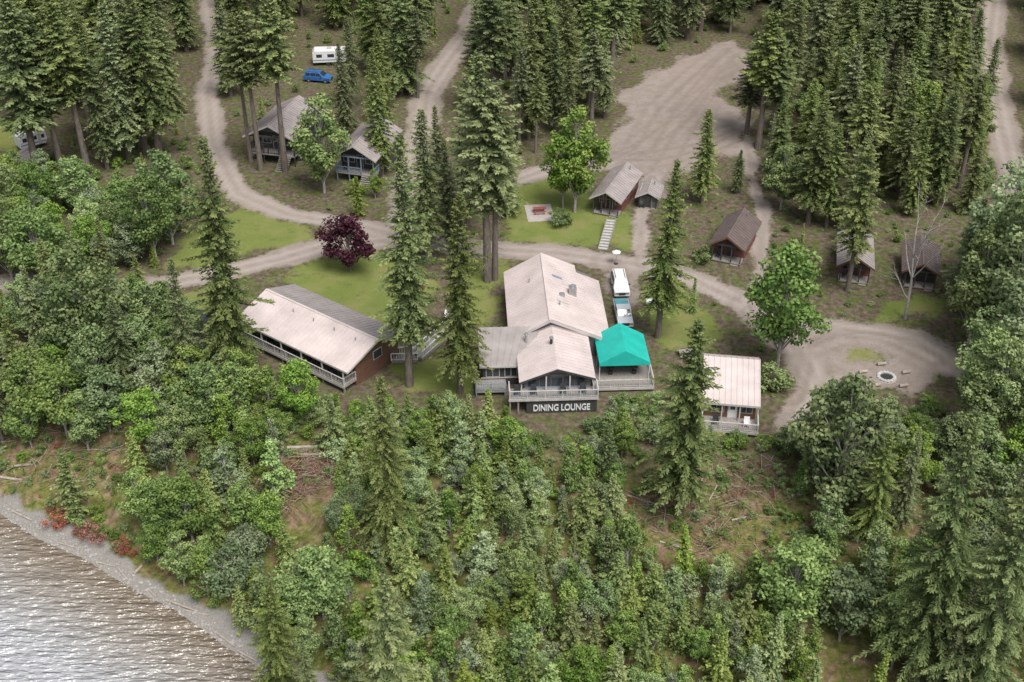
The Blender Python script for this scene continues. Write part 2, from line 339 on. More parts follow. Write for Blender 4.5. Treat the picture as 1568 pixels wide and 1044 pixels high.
# ------------------------------------------------------------------ front gable cabins
def gcabin(name,pl,pr,d,wh,rise,dk,wall,roofm,porch=1.8,trim=None,railm=None,ov=.5,gablem=None):
    trim=trim or M['trim']; railm=railm or M['wooddark']
    ax,ay=unp(*pl);bx,by=unp(*pr); w=math.hypot(bx-ax,by-ay); yaw=math.atan2(by-ay,bx-ax)
    e=empty(name,((ax+bx)/2,(ay+by)/2,0),yaw); hw=w/2
    cx,cy=(ax+bx)/2-math.sin(yaw)*(d+porch)/2,(ay+by)/2+math.cos(yaw)*(d+porch)/2
    excl(cx,cy,max(w,d+porch)*.62)
    q=MB(); y0=porch;y1=porch+d; z0=dk;z1=dk+wh
    q.prism([(-hw,y0,-.3),(hw,y0,-.3),(hw,y0,z1),(0,y0,z1+rise),(-hw,y0,z1)],(0,d,0),wall); 
    if gablem: q.prism([(-hw+.1,y0-.03,z1),(hw-.1,y0-.03,z1),(0,y0-.03,z1+rise-.1)],(0,.028,0),gablem)
    q.obj('walls',e)
    q=MB(); sl=rise/hw; xe=hw+ov; ze=z1-sl*ov
    yf=-.25; yb=y1+ov
    q.roof((-xe,yb,ze+.2),(-xe,yf,ze+.2),(0,yf,z1+rise+.2),(0,yb,z1+rise+.2),roofm)
    q.roof((xe,yf,ze+.2),(xe,yb,ze+.2),(.002,yb,z1+rise+.2),(.002,yf,z1+rise+.2),roofm)
    q.box(-.12,.12,yf-.01,yb+.01,z1+rise+.15,z1+rise+.25,roofm)
    q.cyl((hw*.4,y1-1,z1+.3),(hw*.4,y1-1,z1+rise+.5),.09,.09,M['metal'],8)
    for sg in(-1,1):
        pts=[(sg*xe,yf-.04,ze-.03),(sg*xe,yf-.04,ze+.22),(0,yf-.04,z1+rise+.22),(0,yf-.04,z1+rise-.03)]
        q.prism(pts,(0,.036,0),trim)
    q.obj('roof',e)
    q=MB(); q.box(-hw,hw,-.0,porch-.003,dk-.15,dk,M['deck'])
    for x in(-hw+.1,-hw*.33,hw*.33,hw-.1):
        q.box(x-.07,x+.07,.03,.17,-.4,dk-.15,railm)
        q.box(x-.07,x+.07,.03,.17,dk,z1+.0 if abs(x)>hw*.5 else z1+.1,railm)
    q.box(-hw,hw,.04,.16,z1-.05,z1+.13,railm)
    if dk>.5:
        q.rail((-hw,.1),(hw*.3,.1),dk,railm,bal=.3); q.rail((-hw+.06,.1),(-hw+.06,porch-.02),dk,railm); q.rail((hw-.06,.1),(hw-.06,porch-.02),dk,railm)
    for i in range(max(1,int(dk/.2))): q.box(hw*.35,hw*.85,-.28*(i+1),-.28*i-.003,dk-.2*(i+1)-.05,dk-.2*(i+1)+.0,M['deck'])
    q.obj('porch',e)
    q=MB(); q.door(-.45,.45,dk,y0,M['wooddark'],trim)
    q.win(-hw+.5,-.9,dk+.9,dk+1.9,y0,trim); q.win(.9,hw-.5,dk+.9,dk+1.9,y0,trim)
    for sg in(-1,1):
        for yy in(y0+d*.25,y0+d*.65): q.winx(yy,yy+1.1,dk+1,dk+2,sg*hw,trim,sg)
    chair(q,-hw*.6,porch*.5,dk,M['dark'])
    q.obj('windows_and_door',e); return e
gcabin('hillside_cabin',(382,248),(453,256),9.5,2.7,1.9,1.7,M['wooddark'],M['roofcab'],2.2,gablem=M['greysid'])
gcabin('hillside_cabin',(516,276),(574,283),9,2.6,1.8,1.4,M['wooddark'],M['roofcab'],2.2,railm=M['bluer'])
gcabin('red_cabin',(907,327),(946,334),8.0,2.3,1.1,.3,M['woodred'],M['roofcab'],1.8)
gcabin('brown_cabin',(1088,399),(1133,408),6.5,2.3,1.3,.3,M['woodred'],M['roofbrown'],1.8,trim=M['woodbrown'])
gcabin('brown_cabin',(1283,432),(1329,437),6.6,2.3,1.2,.3,M['woodred'],M['roofcab'],1.8,trim=M['woodbrown'])
gcabin('brown_cabin',(1382,440),(1430,446),5.6,2.2,1.1,.3,M['wooddark'],M['roofbrown'],1.6,trim=M['woodbrown'])
gcabin('storage_shed',(977,318),(1005,321),3.5,1.8,.7,.1,M['greysid'],M['roofcab'],.3)
gcabin('storage_shed',(10,268),(40,272),4,1.8,.8,.1,M['greysid'],M['roofpink'],.3)
# ------------------------------------------------------------------ long motel style block
def longblock():
    ax,ay=unp(372,527);bx,by=unp(527,603); w=math.hypot(bx-ax,by-ay); yaw=math.atan2(by-ay,bx-ax)
    e=empty('guest_room_block',(ax,ay,0),yaw)
    for t in(.1,.4,.7,.95): excl(ax+(bx-ax)*t-math.sin(yaw)*5,ay+(by-ay)*t+math.cos(yaw)*5,6.2)
    dk=1.0; p=2.0; D=7.2; wh=2.45; z1=dk+wh; zr=z1+1.25; yr=p+D*.45
    q=MB(); q.prism([(0,p,-.8),(0,p+D,-.8),(0,p+D,z1-.15),(0,yr,zr-.15),(0,p,z1-.05)],(w,0,0),M['woodbrown'])
    q.box(0,w,.25,.3,-2,dk-.25,M['wooddark']); q.winx(5,6.3,2,3,w,M['trim'],1); q.obj('walls',e)
    q=MB(); x0,x1=-.9,w+.7; yf=.1
    zf=zr-(yr-yf)*(zr-z1)/(yr-p)*.8; 
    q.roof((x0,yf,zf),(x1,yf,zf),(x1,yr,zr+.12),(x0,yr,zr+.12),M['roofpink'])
    q.roof((x1,p+D+.6,z1-.05),(x0,p+D+.6,z1-.05),(x0,yr+.002,zr+.12),(x1,yr+.002,zr+.12),M['roofgrey'])  # back slope facing away from the sun: its shade is put into darker metal
    q.box(x0-.01,x1+.01,yr-.14,yr+.14,zr+.08,zr+.17,M['roofpink'])
    q.box(x0,x1,yf-.05,yf-.003,zf-.2,zf+.02,M['trim'])
    for i in range(5): q.cyl((w*(i+.5)/5,yr-1.2,zr-.6),(w*(i+.5)/5,yr-1.2,zr+.15),.07,.07,M['metal'],8)
    for yy,zz in((yf,zf),(p+D+.6,z1-.05)):
        q.prism([(x1+.003,yy,zz-.2),(x1+.003,yy,zz+.02),(x1+.003,yr,zr+.15),(x1+.003,yr,zr-.1)],(.04,0,0),M['trim'])
    q.obj('roof',e)
    q=MB(); q.box(-.1,w+.1,0,p-.003,dk-.22,dk,M['deck']); q.box(-.1,w+.1,-.05,-.003,dk-.3,dk+.02,M['rail'])
    nb=5
    for i in range(nb+1):
        x=.08+(w-.16)*i/nb; q.box(x-.07,x+.07,.1,.24,dk,zf-.1,M['trim']); q.box(x-.08,x+.08,.08,.24,-2,dk-.22,M['deck'])
        if 0<i<nb: q.box(x-.03,x+.03,.9,p-.003,dk,dk+1.9,M['wooddark'])
    q.rail((0,.05),(w,.05),dk,M['rail'],bal=.25); q.rail((.03,.1),(.03,p),dk,M['rail']); q.rail((w-.03,.1),(w-.03,p),dk,M['rail'])
    q.obj('porch',e)
    q=MB()
    for i in range(nb):
        x=w*(i+.5)/nb; q.door(x-1.15,x-.3,dk,p,M['woodbrown'],M['trim']); q.win(x-.1,x+1.1,dk+.7,dk+1.95,p,M['trim'])
        chair(q,x-.6,.75,dk,M['dark']); chair(q,x+.5,.8,dk,M['dark'])
    q.obj('doors_and_chairs',e)
longblock()
# ------------------------------------------------------------------ dining lounge
def dining():
    yaw=math.radians(2.6); e=empty('dining_lounge',(4.9,110.6,0),yaw)
    for xx,yy,r in((5,112,7),(4,120,8),(4,129,8),(-1,117,5),(9,130,6),(12.7,116,5)): excl(xx,yy,r)
    R=M['roofpink']; q=MB(); dz=2.1
    q.prism([(-3.6,.0,-2),(3.7,.0,-2),(3.7,.0,3.6),(0,.0,4.75),(-3.6,.0,3.35)],(0,10,0),M['greysid'])
    q.prism([(-4.3,8.3,-.5),(5.9,8.3,-.5),(5.9,8.3,2.95),(0,8.3,5.65),(-4.3,8.3,3.25)],(0,14.6,0),M['greysid'])
    q.box(-8.0,-3.603,3.8,10.8,-.8,2.7,M['wooddark']); q.prism([(-8.0,3.81,2.7),(-8.0,10.79,2.6),(-8.0,8.4,4.3)],(4.5,0,0),M['wooddark'])
    q.obj('walls',e)
    q=MB()
    q.roof((-4.15,9.6,3.30),(-4.15,-.7,3.30),(0,-.7,4.98),(0,9.6,4.98),R); q.roof((4.2,-.7,3.62),(4.2,9.6,3.62),(.002,9.6,4.98),(.002,-.7,4.98),R)
    for sg,zz,xx in((-1,3.30,4.15),(1,3.62,4.2)): q.prism([(sg*xx,-.74,zz-.22),(sg*xx,-.74,zz+.02),(0,-.74,5.0),(0,-.74,4.76)],(0,.036,0),M['wooddark'])
    q.roof((-4.9,23.4,3.35),(-4.9,7.7,3.35),(-.2,7.7,6.0),(-.2,23.4,6.0),R); q.roof((6.9,7.9,2.85),(6.9,21.6,2.85),(-.198,21.6,6.0),(-.198,7.9,6.0),R)
    q.roof((4.0,21.602,4.12),(4.0,23.4,4.12),(-.198,23.4,6.0),(-.198,21.602,6.0),R)
    q.box(-.35,-.05,7.7,23.4,5.98,6.07,R)
    for sg,zz,xx in((-1,3.35,-4.9),(1,2.85,6.9)): q.prism([(xx,7.62,zz-.25),(xx,7.62,zz+.02),(-.2,7.62,6.02),(-.2,7.62,5.75)],(0,.036,0),M['trim'])
    for (xa,ya,xb,yb,mm) in((2.0,17.2,3.6,17.9,M['trim']),(1.0,12.8,2.4,13.3,M['trim']),(.8,18.4,2.0,18.8,M['bluer'])):
        f=lambda x:6.0-(x+.2)*3.15/7.1+.075
        q.slab([(xa,ya,f(xa)),(xb,ya,f(xb)),(xb,yb,f(xb)),(xa,yb,f(xa))],.03,mm)
    q.obj('roof',e)
    q=MB()
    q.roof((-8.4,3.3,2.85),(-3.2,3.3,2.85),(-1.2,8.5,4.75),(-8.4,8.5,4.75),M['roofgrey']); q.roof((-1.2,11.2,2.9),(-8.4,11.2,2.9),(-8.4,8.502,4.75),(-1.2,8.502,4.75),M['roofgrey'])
    q.box(-8.4,-3.2,3.24,3.297,2.65,2.87,M['trim']); q.obj('side_wing_roof',e)
    q=MB()
    q.box(2.6,3.5,15.3,16.3,4.4,5.55,M['metal']); q.cyl((3.05,15.8,5.55),(3.05,15.8,5.8),.28,.28,M['metal'],12); q.box(1.4,2.0,14.2,14.8,4.9,5.45,M['metal'])
    q.cyl((-.3,4.6,4.6),(-.3,4.6,5.6),.16,.16,M['dark'],10); q.cyl((-.3,4.6,5.6),(-.3,4.6,5.75),.26,.2,M['metal'],10)
    q.cyl((-3.0,6.4,3.8),(-3.0,6.4,5.0),.17,.17,M['metal'],10); q.cyl((-3.0,6.4,5.0),(-3.0,6.4,5.15),.27,.2,M['metal'],10)
    q.cyl((1.2,12,5.2),(1.2,12,5.9),.09,.09,M['metal'],8); q.cyl((-2,18,4.8),(-2,18,5.5),.09,.09,M['metal'],8)
    q.obj('vents_and_chimneys',e)
    q=MB()
    q.box(-5.3,4.4,-2.0,-.003,dz-.2,dz,M['deck']); q.box(-5.35,4.45,-2.06,-2.003,dz-.32,dz+.02,M['rail'])
    q.box(-3.4,4.3,-1.85,-1.75,-2.6,dz-.33,M['wooddark']); q.box(4.2,4.3,-1.74,-.003,-2.6,dz-.21,M['wooddark'])
    for x in(-5.2,-4.3): q.box(x-.08,x+.08,-1.95,-1.8,-2.5,dz-.2,M['deck'])
    q.rail((-5.25,-1.97),(4.35,-1.97),dz,M['rail'],bal=.2,mb=M['bluer']); q.rail((-5.25,-1.9),(-5.25,0),dz,M['rail']); q.rail((4.37,-1.9),(4.37,-.05),dz,M['rail'])
    for x in(-3.9,-1.2,1.4,4.0): q.box(x-.07,x+.07,-.62,-.48,dz,3.25 if abs(x)>3 else 4.0,M['trim'])
    for i in range(5):
        x=-3.1+i*1.3; q.win(x,x+1.1,dz+.3,dz+1.3,0,M['wooddark'],.05)
    q.box(-3.5,3.6,-.04,-.003,dz+.0,dz+.2,M['bluer']); 
    for i,zz in enumerate((3.55,3.9,4.25)): q.box(-2.6+i*.85,2.7-i*.85,-.03,-.003,zz,zz+.03,M['wooddark'])
    for x in(-4.4,-2.6,.6,2.8): chair(q,x,-1.1,dz,M['dark'])
    for y in(1.5,4,6.5): q.winx(y,y+1.3,2.2,3.2,3.7,M['trim'],1)
    for y in(10,13.5,17): q.winx(y,y+1.3,1.2,2.2,5.9,M['trim'],1); q.winx(y,y+1.3,1.4,2.4,-4.3,M['trim'],-1)
    q.obj('front_deck',e)
    q=MB()
    q.box(-8.9,-5.45,1.5,3.797,.55,.75,M['deck']); q.rail((-8.85,1.55),(-5.5,1.55),.75,M['bluer']); q.rail((-8.85,1.6),(-8.85,3.75),.75,M['bluer'])
    for x in(-8.8,-7.2,-5.6): q.box(x-.07,x+.07,1.52,1.66,-1.2,.55,M['bluer'])
    q.win(-7.6,-6.2,1.2,2.3,3.8,M['trim']); q.win(-5.5,-4.2,1.2,2.3,3.8,M['trim']); q.box(-8.2,-3.7,3.76,3.797,.9,1.05,M['trim']); q.obj('side_deck',e)
    cu=bpy.data.curves.new('t','FONT'); cu.body='DINING LOUNGE'; cu.size=1.12; cu.extrude=.03; cu.align_x='LEFT'; cu.offset=.02
    to=bpy.data.objects.new('t',cu); col.objects.link(to); dg=bpy.context.evaluated_depsgraph_get()
    me=bpy.data.meshes.new_from_object(to.evaluated_get(dg)); bpy.data.objects.remove(to)
    me.materials.clear(); me.materials.append(M['white'])
    xs=[v.co.x for v in me.vertices]; k=6.9/(max(xs)-min(xs))
    so=bpy.data.objects.new('sign_letters',me); col.objects.link(so); so.parent=e; so.location=(-2.7,-1.9,.35); so.rotation_euler=(math.pi/2,0,0); so.scale=(k*.9,1.05,1)
    e2=empty('teal_canopy_tent',(12.65,114.3,0),yaw)
    q=MB(); q.box(-3.6,3.2,-1.6,6.5,.4,.6,M['deck']); q.box(-3.65,3.25,-1.66,-1.603,.3,.62,M['rail']); q.rail((-3.3,-1.5),(3.15,-1.5),.6,M['rail'],bal=.2); q.rail((3.15,-1.4),(3.15,6.4),.6,M['rail'],bal=.2)
    q.box(-3.5,3.1,-1.45,-1.4,-1.5,.38,M['wooddark']); q.obj('deck',e2)
    q=MB(); a=2.85
    q.slab([(-a,5.8,2.9),(-a,-.1,2.9),(0,-.1,4.5),(0,5.8,4.5)],.03,M['teal']); q.slab([(a,-.1,2.9),(a,5.8,2.9),(.001,5.8,4.5),(.001,-.1,4.5)],.03,M['teal'])
    for sg in(-1,1): q.box(min(sg*a,sg*(a+.02)),max(sg*a,sg*(a+.02)),-.1,5.8,2.55,2.9,M['teal'])
    q.prism([(-a,-.12,2.55),(a,-.12,2.55),(a,-.12,2.9),(0,-.12,4.5),(-a,-.12,2.9),],(0,.015,0),M['teal'])
    q.prism([(-a,5.81,.7),(a,5.81,.7),(a,5.81,2.9),(0,5.81,4.5),(-a,5.81,2.9)],(0,.015,0),M['teal'])
    for x in(-a+.05,a-.05):
        for y in(0,2.8,5.7): q.cyl((x,y,.6),(x,y,2.9),.04,.04,M['white'])
    q.obj('canopy',e2)
    q=MB(); 
    for x in(-1.4,1.3):
        q.box(x-.45,x+.45,1.2,3,1.3,1.35,M['woodbrown']); q.box(x-.05,x+.05,2,2.2,.6,1.3,M['dark'])
        for yy in(.9,3.2): q.box(x-.25,x+.25,yy,yy+.4,1.0,1.05,M['dark']); q.box(x-.22,x+.22,yy+.05,yy+.1,.6,1.0,M['dark'])
    q.obj('tables',e2)
dining()
def rightcabin():
    yaw=math.radians(-8); e=empty('lakeview_cabin',(23.2,105.0,0),yaw); excl(23.5,109,6)
    q=MB(); dk=.7
    q.prism([(-2.7,2,-1.5),(-2.7,9.8,-1.5),(-2.7,9.8,3.0),(-2.7,8.0,4.0),(-2.7,2,2.75)],(5.4,0,0),M['woodbrown']); q.obj('walls',e)
    q=MB(); q.roof((-3.1,1.3,2.95),(3.1,1.3,2.95),(3.1,8.0,4.45),(-3.1,8.0,4.45),M['roofpink']); q.roof((3.1,10.4,3.2),(-3.1,10.4,3.2),(-3.1,8.002,4.45),(3.1,8.002,4.45),M['roofpink'])
    q.box(-3.1,3.1,1.24,1.297,2.72,2.97,M['trim']); q.obj('roof',e)
    q=MB(); q.box(-3,3,-.4,1.997,dk-.2,dk,M['deck']); q.box(-3.05,3.05,-.46,-.403,dk-.3,dk+.02,M['rail']); q.rail((-2.95,-.35),(2.95,-.35),dk,M['rail'],bal=.22); q.rail((2.95,-.3),(2.95,1.9),dk,M['rail']); q.rail((-2.95,-.3),(-2.95,1.9),dk,M['rail'])
    for x in(-2.9,-.9,1,2.9): q.box(x-.07,x+.07,-.35,-.2,-3,dk-.2,M['deck']); q.box(x-.06,x+.06,1.35,1.48,dk,2.85,M['trim'])
    q.door(-.2,.7,dk,2,M['white'],M['trim']); q.win(-2.2,-.7,dk+.7,dk+1.9,2,M['trim']); q.win(1.1,2.3,dk+.8,dk+1.9,2,M['trim']); chair(q,-1.5,.6,dk,M['dark']); chair(q,1.8,.6,dk,M['white'])
    q.winx(4,5.3,1.6,2.6,2.7,M['trim'],1); q.obj('porch',e)
rightcabin()
# ------------------------------------------------------------------ vehicles
def bev(o,w=.05):
    md=o.modifiers.new('b','BEVEL'); md.width=w; md.segments=2; md.limit_method='ANGLE'; md.angle_limit=math.radians(40)
def wheels(e,xs,ys,r=.36):
    q=MB()
    for x in xs:
        for y in ys: q.cyl((x-.12,y,r),(x+.12,y,r),r,r,M['tyre'],16); q.cyl((x-.13,y,r),(x+.13,y,r),r*.5,r*.5,M['metal'],10)
    q.obj('wheels',e)
def side(mb,pts,w,m): mb.prism([(-w/2,y,z) for y,z in pts],(w,0,0),m)
def suv(x,y,yaw,name='parked_suv',paint=None):
    paint=paint or M['white']
    e=empty(name,(x,y,0),yaw); excl(x,y,3); q=MB()
    side(q,[(-2.5,.4),(2.45,.4),(2.5,1.1),(2.3,1.15),(-1.3,1.15),(-2.4,1.0)],1.98,paint)
    q.add([(-.96,-1.35,1.15),(.96,-1.35,1.15),(.96,2.4,1.15),(-.96,2.4,1.15),(-.76,-.55,1.85),(.76,-.55,1.85),(.78,2.1,1.85),(-.78,2.1,1.85)],[(4,5,6,7),(0,1,5,4),(1,2,6,5),(2,3,7,6),(3,0,4,7)],paint); bev(q.obj('body',e),.07)
    q=MB(); q.slab([(-.82,-1.27,1.25),(.82,-1.27,1.25),(.70,-.64,1.81),(-.70,-.64,1.81)],-.02,M['glass'])
    for sg in(-1,1):
        for a,b_ in((-.85,.1),(.2,1.1),(1.2,2.0)):
            q.add([(sg*.955,a,1.22),(sg*.955,b_,1.22),(sg*.84,b_,1.72),(sg*.84,max(a,-.45),1.72)],[(0,1,2,3)],M['glass'])
        q.box(sg*.66-.2,sg*.66+.2,-2.52,-2.44,.75,.92,M['metal']); q.box(sg*1.08-.1,sg*1.08+.1,-1.0,-.85,1.15,1.3,M['dark'])
        q.box(sg*.6-.03,sg*.6+.03,-.3,1.9,1.87,1.92,M['dark'])
    q.box(-.42,.42,-2.52,-2.46,.6,.9,M['dark']); q.obj('windows_and_fittings',e); wheels(e,(-.88,.88),(-1.6,1.5),.37)
def pickup(x,y,yaw,paint,load=None):
    e=empty('pickup_truck',(x,y,0),yaw); excl(x,y,3); q=MB()
    side(q,[(-2.7,.4),(2.7,.4),(2.7,1.0),(.75,1.05),(-1.5,1.1),(-2.6,.98)],1.9,paint); 
    side(q,[(-1.5,1.1),(.75,1.06),(.6,1.72),(-.75,1.74)],1.72,paint)
    for sg in(-1,1): q.box(sg*.95-(.1 if sg>0 else 0),sg*.95+(0 if sg>0 else .1),.8,2.7,1.0,1.22,paint)
    q.box(-.85,.85,2.6,2.7,1.0,1.22,paint); bev(q.obj('body',e),.06)
    q=MB(); q.slab([(-.78,-1.46,1.16),(.78,-1.46,1.16),(.72,-.8,1.73),(-.72,-.8,1.73)],-.02,M['glass'])
    for sg in(-1,1): q.prism([(sg*.865,-1.15,1.18),(sg*.865,.6,1.18),(sg*.865,.5,1.6),(sg*.865,-.7,1.62)],(sg*.012,0,0),M['glass']); q.box(sg*.7-.2,sg*.7+.2,-2.73,-2.68,.72,.92,M['metal'])
    q.box(-.45,.45,-2.72,-2.69,.6,.95,M['dark']); q.box(-.83,.83,.82,2.58,1.05,1.07,M['dark']); 
    if load: q.box(-.8,.8,.9,2.55,1.08,1.32,load)
    q.obj('windows_and_fittings',e); wheels(e,(-.85,.85),(-1.8,1.75))
vx,vy=unp(951,458); suv(vx,vy+2.5,.05)
vx,vy=unp(956,505); pickup(vx,vy+2.7,.05,M['truckp'],M['tealload'])
def trailer(px,py,yaw,L=7.):
    x,y=unp(px,py); e=empty('travel_trailer',(x,y,0),yaw); excl(x,y,6); q=MB()
    q.prism([(-L/2,-1.2,.6),(L/2-.3,-1.2,.6),(L/2,-1.2,1.4),(L/2-.2,-1.2,2.8),(-L/2+.4,-1.2,2.9),(-L/2,-1.2,2.4)],(0,2.4,0),M['white']); bev(q.obj('body',e),.12)
    q=MB(); k=L/6.2
    for a,b_ in((-2.4,-1.4),(-.4,.8),(1.8,2.5)): q.box(a*k,b_*k,-1.215,-1.2,1.6,2.2,M['glass'])
    q.box(1.05*k,1.65*k,-1.216,-1.2,.75,2.5,M['trim']); q.box(-L/2+.1,L/2-.3,-1.21,-1.2,1.0,1.2,M['bluer']); q.box(-.4,.4,-.4,.4,2.86,3.1,M['trim']); q.box(L/2-.3,L/2+1,-.05,.05,.5,.6,M['dark'])
    for a in(-.4,.5):
        for sg in(-1,1): q.cyl((a,sg*1.1,.35),(a,sg*1.22,.35),.35,.35,M['tyre'],14)
    q.obj('windows_and_wheels',e)
trailer(506,97,.12,6.2); trailer(50,225,.7,4.4)
vx,vy=unp(488,124); suv(vx,vy,1.35,'parked_car',M['bluet'])
vx,vy=unp(298,497); pickup(vx,vy,1.4,M['dark'])
# ------------------------------------------------------------------ small furniture
def picnic(px,py,yaw,slab=False,m=None):
    x,y=unp(px,py); e=empty('picnic_table',(x,y,.06 if slab else 0),yaw); q=MB(); m=m or M['redpaint']
    for k in range(5): q.box(-.9,.9,-.37+k*.15,-.24+k*.15,.72,.76,m)
    for sg in(-1,1):
        q.box(-.9,.9,sg*.68-.13,sg*.68+.13,.43,.47,m)
        for xx in(-.6,.6): q.cyl((xx,sg*.2,.72),(xx,sg*.7,0),.04,.04,m,6)
    for xx in(-.6,.6): q.box(xx-.03,xx+.03,-.72,.72,.36,.42,m)
    q.obj('table',e)
    if slab:
        q=MB(); q.box(-1.9,1.9,-2.6,2.6,-.2,.06,M['conc']); o=q.obj('concrete_slab'); o.location=(x,y,0); o.rotation_euler=(0,0,yaw)
    excl(x,y,2.5)
picnic(826,326,.1,True); picnic(643,440,1.3); picnic(1050,545,.2,m=M['deck'])
def rock(mb,x,y,z,r,m):
    vs=[];n=7
    for k,(zz,rr) in enumerate(((-.4,.8),(.2,1.),(.65,.65))):
        for i in range(n):
            a=2*math.pi*i/n+random.random()*.3; q_=rr*r*random.uniform(.8,1.15); vs.append((x+q_*math.cos(a),y+q_*math.sin(a),z+zz*r))
    fs=[(k*n+i,k*n+(i+1)%n,(k+1)*n+(i+1)%n,(k+1)*n+i) for k in range(2) for i in range(n)]+[tuple(range(2*n,3*n))]
    mb.add(vs,fs,m)
x,y=unp(1357,578); e=empty('fire_pit',(x,y,0)); q=MB(); excl(x,y,4.5)
for i in range(16): a=i*math.pi/8; rock(q,.9*math.cos(a),.9*math.sin(a),.12,.24,M['trim'])
q.cyl((0,0,.0),(0,0,.05),.7,.7,M['dark'],16); q.cyl((0,0,-.02),(0,0,.012),1.2,1.2,M['conc'],24); q.obj('stone_ring',e)
for i in range(5):
    a=i*1.25+.3; X_=2.6*math.cos(a);Y_=2.4*math.sin(a); q=MB(); q.cyl((X_-.5,Y_,.25),(X_+.5,Y_+.2,.25),.2,.18,M['log'],8); q.obj('log_seat',e)
x0,y0=unp(923,382); x1,y1=unp(936,345); e=empty('garden_steps',(x0,y0,0),math.atan2(y1-y0,x1-x0)-math.pi/2); L=math.hypot(x1-x0,y1-y0); q=MB(); excl((x0+x1)/2,(y0+y1)/2,4)
for i in range(11): q.box(-.6,.6,L*i/11,L*i/11+.38,-.1,.12+.09*i,M['rail'])
for sg in(-.68,.6): q.slab([(sg,0,.2),(sg+.08,0,.2),(sg+.08,L,1.2),(sg,L,1.2)],.2,M['deck'])
q.obj('steps',e)
wp=[unp(*p) for p in((600,553),(640,552),(688,508),(692,484))]; e=empty('boardwalk'); q=MB()
for a,b_ in zip(wp[:-1],wp[1:]):
    d=Vector((b_[0]-a[0],b_[1]-a[1])); n_=Vector((-d.y,d.x)).normalized()*.65
    q.slab([(a[0]-n_.x,a[1]-n_.y,.5),(b_[0]-n_.x,b_[1]-n_.y,.5),(b_[0]+n_.x,b_[1]+n_.y,.5),(a[0]+n_.x,a[1]+n_.y,.5)],.4,M['deck'])
    for sg in(-1,1): q.rail((a[0]+n_.x*sg,a[1]+n_.y*sg),(b_[0]+n_.x*sg,b_[1]+n_.y*sg),.51,M['white'],bal=.3)
    excl((a[0]+b_[0])/2,(a[1]+b_[1])/2,2)
q.obj('boards_and_rails',e)
x,y=unp(943,404); e=empty('patio_umbrella',(x,y,0)); q=MB(); q.cyl((0,0,0),(0,0,2.0),.03,.03,M['metal']); q.cyl((0,0,1.8),(0,0,2.1),.6,.05,M['white'],8); q.cyl((0,0,0),(0,0,.08),.3,.3,M['dark']); q.obj('umbrella',e)
for (px,py) in((1000,468),(1012,474)):
    x,y=unp(px,py); q=MB(); q.cyl((x-.9,y,.6),(x+.9,y,.6),.38,.38,M['white'],14)
    for dx in(-.6,.6): q.box(x+dx-.06,x+dx+.06,y-.3,y+.3,0,.3,M['dark'])
    q.obj('propane_tank')
# ------------------------------------------------------------------ tree meshes
def qmesh(name,V,Q,mi,tint,mats):
    me=bpy.data.meshes.new(name); V=np.asarray(V,np.float32); Q=np.asarray(Q,np.int32)
    me.vertices.add(len(V)); me.vertices.foreach_set('co',V.ravel()); me.loops.add(Q.size); me.loops.foreach_set('vertex_index',Q.ravel())
    me.polygons.add(len(Q)); me.polygons.foreach_set('loop_start',np.arange(0,Q.size,4,dtype=np.int32))
    for m in mats: me.materials.append(m)
    me.polygons.foreach_set('material_index',np.asarray(mi,np.int32)); me.update(calc_edges=True)
    A=me.attributes.new('tint','FLOAT','POINT'); A.data.foreach_set('value',np.clip(tint,0,1).astype(np.float32)); me.validate(); return me
class TM:
    def __init__(s_): s_.V=[];s_.Q=[];s_.mi=[];s_.t=[];s_.n=0
    def tube(s_,pts,rad,k=6,m=0):
        pts=np.array(pts,float); nr=len(pts); a=np.linspace(0,2*np.pi,k,endpoint=False)
        rings=[]
        for i in range(nr):
            d=pts[min(i+1,nr-1)]-pts[max(i-1,0)]; d/=np.linalg.norm(d)+1e-9
            u=np.cross(d,[1,.2,.1] if abs(d[0])<.8 else [0,1,0]); u/=np.linalg.norm(u); w=np.cross(d,u)
            rings.append(pts[i]+rad[i]*(np.cos(a)[:,None]*u+np.sin(a)[:,None]*w))
        V=np.vstack(rings); Q=[[i*k+j,i*k+(j+1)%k,(i+1)*k+(j+1)%k,(i+1)*k+j] for i in range(nr-1) for j in range(k)]
        s_.V.append(V); s_.Q.append(np.array(Q)+s_.n); s_.mi.append(np.full(len(Q),m)); s_.t.append(np.full(len(V),.5)); s_.n+=len(V)
    def kites(s_,P,D,Wv,L,w,t0,t1,m=1):
        n=len(P); L=L[:,None]; w=np.broadcast_to(np.asarray(w),(n,))[:,None]
        V=np.stack([P,P+D*L*.45+Wv*w,P+D*L,P+D*L*.45-Wv*w],1).reshape(-1,3)
        Q=np.arange(4*n).reshape(n,4)+s_.n
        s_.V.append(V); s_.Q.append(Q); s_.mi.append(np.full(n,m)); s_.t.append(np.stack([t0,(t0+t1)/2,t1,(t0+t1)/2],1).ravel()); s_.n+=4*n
    def mesh(s_,name,mats): return qmesh(name,np.vstack(s_.V),np.vstack(s_.Q),np.concatenate(s_.mi),np.concatenate(s_.t),mats)
def nrm(a): return a/(np.linalg.norm(a,axis=-1,keepdims=True)+1e-9)
